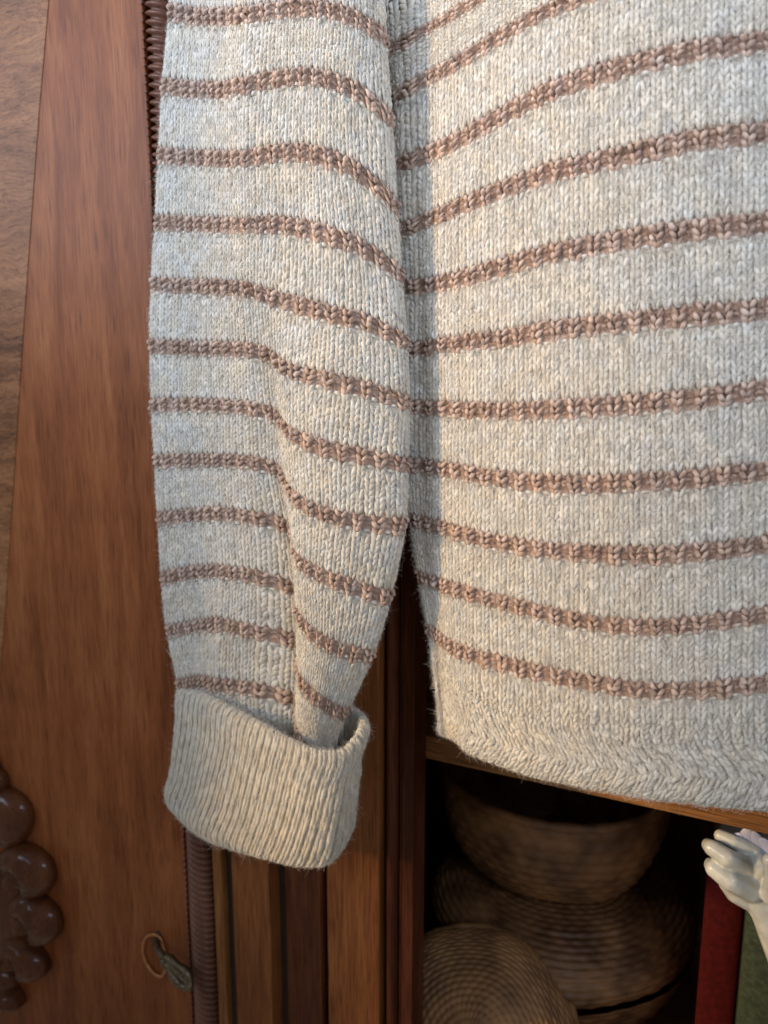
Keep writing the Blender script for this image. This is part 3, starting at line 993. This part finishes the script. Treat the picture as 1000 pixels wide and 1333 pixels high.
def basket(name, loc, rad, height, coils, mat, label, group, rot=None, power=2.2, base_r=0.35):
    root = empty(name, loc)
    tag(root, label, 'basket', group)
    n = coils * 6
    f = np.linspace(0, 1, n)
    # outline from the centre of the base out and up to the rim
    L1 = base_r * rad
    pr, pz = [], []
    for q in f:
        if q < 0.22:
            pr.append(L1 * q / 0.22); pz.append(0.0)
        else:
            a = (q - 0.22) / 0.78 * math.pi / 2
            pr.append(L1 + (rad - L1) * math.sin(a) ** 0.9); pz.append(height * (1 - math.cos(a) ** 0.85))
    pr, pz = np.array(pr), np.array(pz)
    tr, tz = np.gradient(pr), np.gradient(pz); ln = np.hypot(tr, tz) + 1e-9
    NT = 240
    th = np.linspace(0, 2 * math.pi, NT, endpoint=False)
    ci = np.floor(f * coils)
    bumpy = np.abs(np.sin(np.pi * f * coils))[:, None] * rad * 0.013 * (0.80 + 0.40 * np.sin(38 * th[None, :] + np.pi * ci[:, None] + 0.9 * np.sin(5 * th[None, :] + 0.7 * ci[:, None]))) + 0.0008 * np.sin(5 * th + rad * 50)[None, :]
    wob = 1 + 0.012 * np.sin(3 * th + rad * 90) + 0.008 * np.sin(7 * th)
    def surf_(off):
        rr_ = np.maximum(pr[:, None] + off * (tz / ln)[:, None], 0.0004); zz_ = pz[:, None] - off * (tr / ln)[:, None]
        return np.stack([rr_ * np.cos(th) * wob, rr_ * np.sin(th) * wob, zz_ + 0 * th], -1)
    outer = surf_(bumpy); inner = surf_(-0.0035 - bumpy)
    V = np.concatenate([outer.reshape(-1, 3), inner.reshape(-1, 3)])
    Q = np.concatenate([grid_quads(n, NT, close=True), grid_quads(n, NT, base=n * NT, close=True)[:, ::-1]])
    me = np_mesh('bowl', V, Q)
    b_ = bpy.data.objects.new('coiled_wall', me); col.objects.link(b_); me.materials.append(mat)
    me.polygons.foreach_set('use_smooth', np.ones(len(me.polygons), dtype=bool))
    b_.parent = root
    path = [(rad * 1.0 * math.cos(a) * (1 + 0.012 * math.sin(3 * a + rad * 90)), rad * math.sin(a) * (1 + 0.012 * math.sin(3 * a + rad * 90)), height) for a in np.linspace(0, 2 * math.pi, 73)]
    V, Q = tube(path, [0.0042 + 0.0005 * math.sin(i * 2.1) for i in range(73)], 8)
    me = np_mesh('rim', V, Q); me.materials.append(mat)
    me.polygons.foreach_set('use_smooth', np.ones(len(me.polygons), dtype=bool))
    r_ = bpy.data.objects.new('rim', me); col.objects.link(r_); r_.parent = root
    if rot is not None:
        root.rotation_euler = rot
    return root


def lidded_basket(loc, label):
    root = empty('lidded_basket', loc)
    tag(root, label, 'basket', 'straw baskets in the bay')
    NT = 240
    th = np.linspace(0, 2 * math.pi, NT, endpoint=False)
    for nm, prof, k0 in (('coiled_wall', [(0.0004, 0), (0.075, 0.0), (0.100, 0.020), (0.114, 0.045), (0.1215, 0.066)], 22),
                         ('lid', [(0.1185, 0.069), (0.1225, 0.078), (0.118, 0.092), (0.100, 0.107), (0.075, 0.1145), (0.04, 0.1175), (0.0004, 0.118)], 26)):
        p = np.array(prof); d = np.concatenate([[0], np.cumsum(np.hypot(*np.diff(p, axis=0).T))])
        n = k0 * 6
        f = np.linspace(0, d[-1], n)
        q_ = hermite(d, p, f)
        tg = np.gradient(q_, axis=0); tg /= np.linalg.norm(tg, axis=1, keepdims=True) + 1e-9
        ci = np.arange(n) // 6
        off = np.abs(np.sin(np.pi * np.arange(n) / 6))[:, None] * 0.0013 * (0.80 + 0.40 * np.sin(38 * th[None, :] + np.pi * ci[:, None] + 0.9 * np.sin(5 * th[None, :] + 0.7 * ci[:, None]))) + 0.0012 * np.sin(5 * th + 2)[None, :]
        rr_ = np.maximum(q_[:, :1] + off * tg[:, 1:2], 0.0003); zz_ = q_[:, 1:2] - off * tg[:, :1]
        wob = 1 + 0.010 * np.sin(3 * th + 1) + 0.006 * np.sin(8 * th)
        V = np.stack([rr_ * np.cos(th) * wob, rr_ * np.sin(th) * wob, zz_ + 0.0012 * np.sin(2 * th + 0.6) * (q_[:, :1] > 0.09)], -1)
        me = np_mesh(nm, V, grid_quads(n, NT, close=True)); me.materials.append(M_wick)
        me.polygons.foreach_set('use_smooth', np.ones(len(me.polygons), dtype=bool))
        o = bpy.data.objects.new(nm, me); col.objects.link(o); o.parent = root


c2 = at(722, 1290, -BY)
lidded_basket((c2[0], BY, z_low + 0.0005), 'round lidded brown straw basket standing on the lower shelf under the bowl')
c1 = at(715, 1166, -BY)
z_rim = Z(715, 1078, BY - 0.105)
basket('straw_bowl', (c1[0], BY, z_lid + 0.001), 0.106, z_rim - z_lid, 20, M_wick, 'dark brown straw bowl resting on the lidded basket just under the shelf', 'straw baskets in the bay', base_r=0.38)
c3 = at(612, 1362, -0.045)
vdir = Vector(CAM - c3)
q = vdir.to_track_quat('-Z', 'Y')
q = Matrix.Rotation(R(-4), 3, 'Z').to_quaternion() @ q
b3 = basket('straw_dish', tuple(c3), 0.086, 0.034, 30, M_wick2, 'golden straw dish leaning on its side in the corner with fine concentric coils', 'straw baskets in the bay', base_r=0.12)
b3.rotation_mode = 'QUATERNION'; b3.rotation_quaternion = q


def book(name, px0, px1, py_top, y0, mat, label):
    x0, x1 = X(px0, 1300, y0), X(px1, 1300, y0)
    zt = Z((px0 + px1) / 2, py_top, y0)
    root = empty(name, ((x0 + x1) / 2, y0 + 0.07, z_low))
    tag(root, label, 'book', 'books standing in the bay')
    pg = box('pages', x0 + 0.0025, x1 - 0.0025, y0 + 0.004, y0 + 0.136, z_low + 0.004, zt - 0.004, M_pages, root, 0)
    cv = box('cover', x0, x0 + 0.0024, y0 + 0.002, y0 + 0.14, z_low + 0.0005, zt, mat, root, 0.0005)
    cv = box('cover', x1 - 0.0024, x1, y0 + 0.002, y0 + 0.14, z_low + 0.0005, zt, mat, root, 0.0005)
    n = 9
    a = np.linspace(0, math.pi, n)
    prof = [((x0 + x1) / 2 - (x1 - x0) / 2 * math.cos(t), y0 + 0.002 - 0.004 * math.sin(t)) for t in a]
    zs = [z_low + 0.0005, zt]
    V = np.array([[(p[0], p[1], z_) for p in prof] for z_ in zs])
    link('spine', np_mesh('spine', V, grid_quads(2, n)), mat, root)
    return root


M_pages = plain('book pages', (0.45, 0.40, 0.30), 0.8)
M_red = plain('red book cloth', (0.045, 0.003, 0.003), 0.8, spec=0.1, noise=0.35, nscale=300)
M_green = plain('green book cloth', (0.030, 0.040, 0.026), 0.8, spec=0.1, noise=0.35, nscale=300)
book('book', 907, 959, 1125, 0.12, M_red, 'deep red book standing upright beside the wide straw bowl')
book('book', 962, 1030, 1135, 0.10, M_green, 'dull green book standing behind the porcelain hand, next to the red book')

# porcelain hand holding a small flower, cut off by the picture edge
M_porc = plain('pale glazed porcelain', (0.43, 0.43, 0.37), 0.34, 0.0, 0.5, noise=0.22, nscale=90, coat=0.25, bump=0.12)
M_petal = plain('bluish glazed petals', (0.33, 0.34, 0.44), 0.32, 0.0, 0.5, noise=0.2, nscale=90, coat=0.25, bump=0.1)
HD = -0.035      # sits a little inside the bay


def chain_mesh(name, chains, mat, parent, vox=0.0008):
    bm = bmesh.new()
    for ch in chains:
        for (p0, r0), (p1, r1) in zip(ch[:-1], ch[1:]):
            p0, p1 = Vector(p0), Vector(p1)
            steps = max(2, int((p1 - p0).length / 0.0016))
            for i in range(steps + 1):
                u_ = i / steps
                bmesh.ops.create_icosphere(bm, subdivisions=2, radius=r0 + (r1 - r0) * u_, matrix=Matrix.Translation(p0.lerp(p1, u_)))
    me = bpy.data.meshes.new(name); bm.to_mesh(me); bm.free()
    o = link(name, me, mat, parent)
    md = o.modifiers.new('remesh', 'REMESH'); md.mode = 'VOXEL'; md.voxel_size = vox; md.use_smooth_shade = True
    sm_ = o.modifiers.new('smooth', 'SMOOTH'); sm_.factor = 0.6; sm_.iterations = 3
    return o


def fp(px, py, dy=0.0): return tuple(at(px, py, HD - dy))
fig = empty('porcelain_hand', fp(1030, 1345))
tag(fig, 'glossy white porcelain hand with curled fingers reaching up under the shelf', 'figurine')
s_ = 0.00041     # metres per photo pixel at that distance
chains = [
    [(fp(1075, 1360), 34 * s_), (fp(1030, 1260), 30 * s_), (fp(1000, 1185), 27 * s_)],
    [(fp(1000, 1185), 27 * s_), (fp(980, 1155), 26 * s_), (fp(985, 1130), 24 * s_)],
    [(fp(985, 1175), 18 * s_), (fp(958, 1162, -0.006), 16 * s_), (fp(946, 1150, -0.010), 12 * s_)],
    [(fp(977, 1160, -0.008), 17 * s_), (fp(950, 1146, -0.016), 16 * s_), (fp(930, 1131, -0.013), 13.5 * s_), (fp(926, 1126, -0.008), 11 * s_)],
    [(fp(974, 1131, -0.004), 16 * s_), (fp(947, 1117, -0.012), 14.5 * s_), (fp(927, 1104, -0.009), 12.5 * s_), (fp(922, 1100, -0.004), 10 * s_)],
    [(fp(980, 1108, 0.004), 13 * s_), (fp(955, 1096, 0.001), 11.5 * s_), (fp(938, 1088, 0.003), 10 * s_)],
    [(fp(1005, 1165, -0.010), 16 * s_), (fp(1008, 1140, -0.020), 12 * s_), (fp(1002, 1120, -0.024), 10 * s_)],
]
chain_mesh('hand', chains, M_porc, fig)
for (x_, y_, rx, tl) in [(957, 1096, 18, 0.5), (972, 1092, 19, 0.1), (986, 1098, 19, -0.4), (1000, 1104, 18, -0.8), (1012, 1112, 17, -1.1)]:
    nu, nv = 20, 12
    th = np.linspace(0, 2 * math.pi, nu, endpoint=False)[None, :]; fi = np.linspace(0.03, math.pi - 0.03, nv)[:, None]
    P = np.stack([np.sin(fi) * np.cos(th) * rx * 0.6 * s_, np.sin(fi) * np.sin(th) * 5 * s_ - 3 * s_ * (np.cos(fi) ** 2), (np.cos(fi) + 0 * th) * rx * 1.15 * s_], -1)
    ct, sn = math.cos(tl), math.sin(tl)
    P = np.stack([P[..., 0] * ct + P[..., 2] * sn, P[..., 1], -P[..., 0] * sn + P[..., 2] * ct], -1) + np.array(fp(x_, y_, 0.006))
    link('petal', np_mesh('petal', P, grid_quads(nv, nu, close=True)), M_petal, fig)
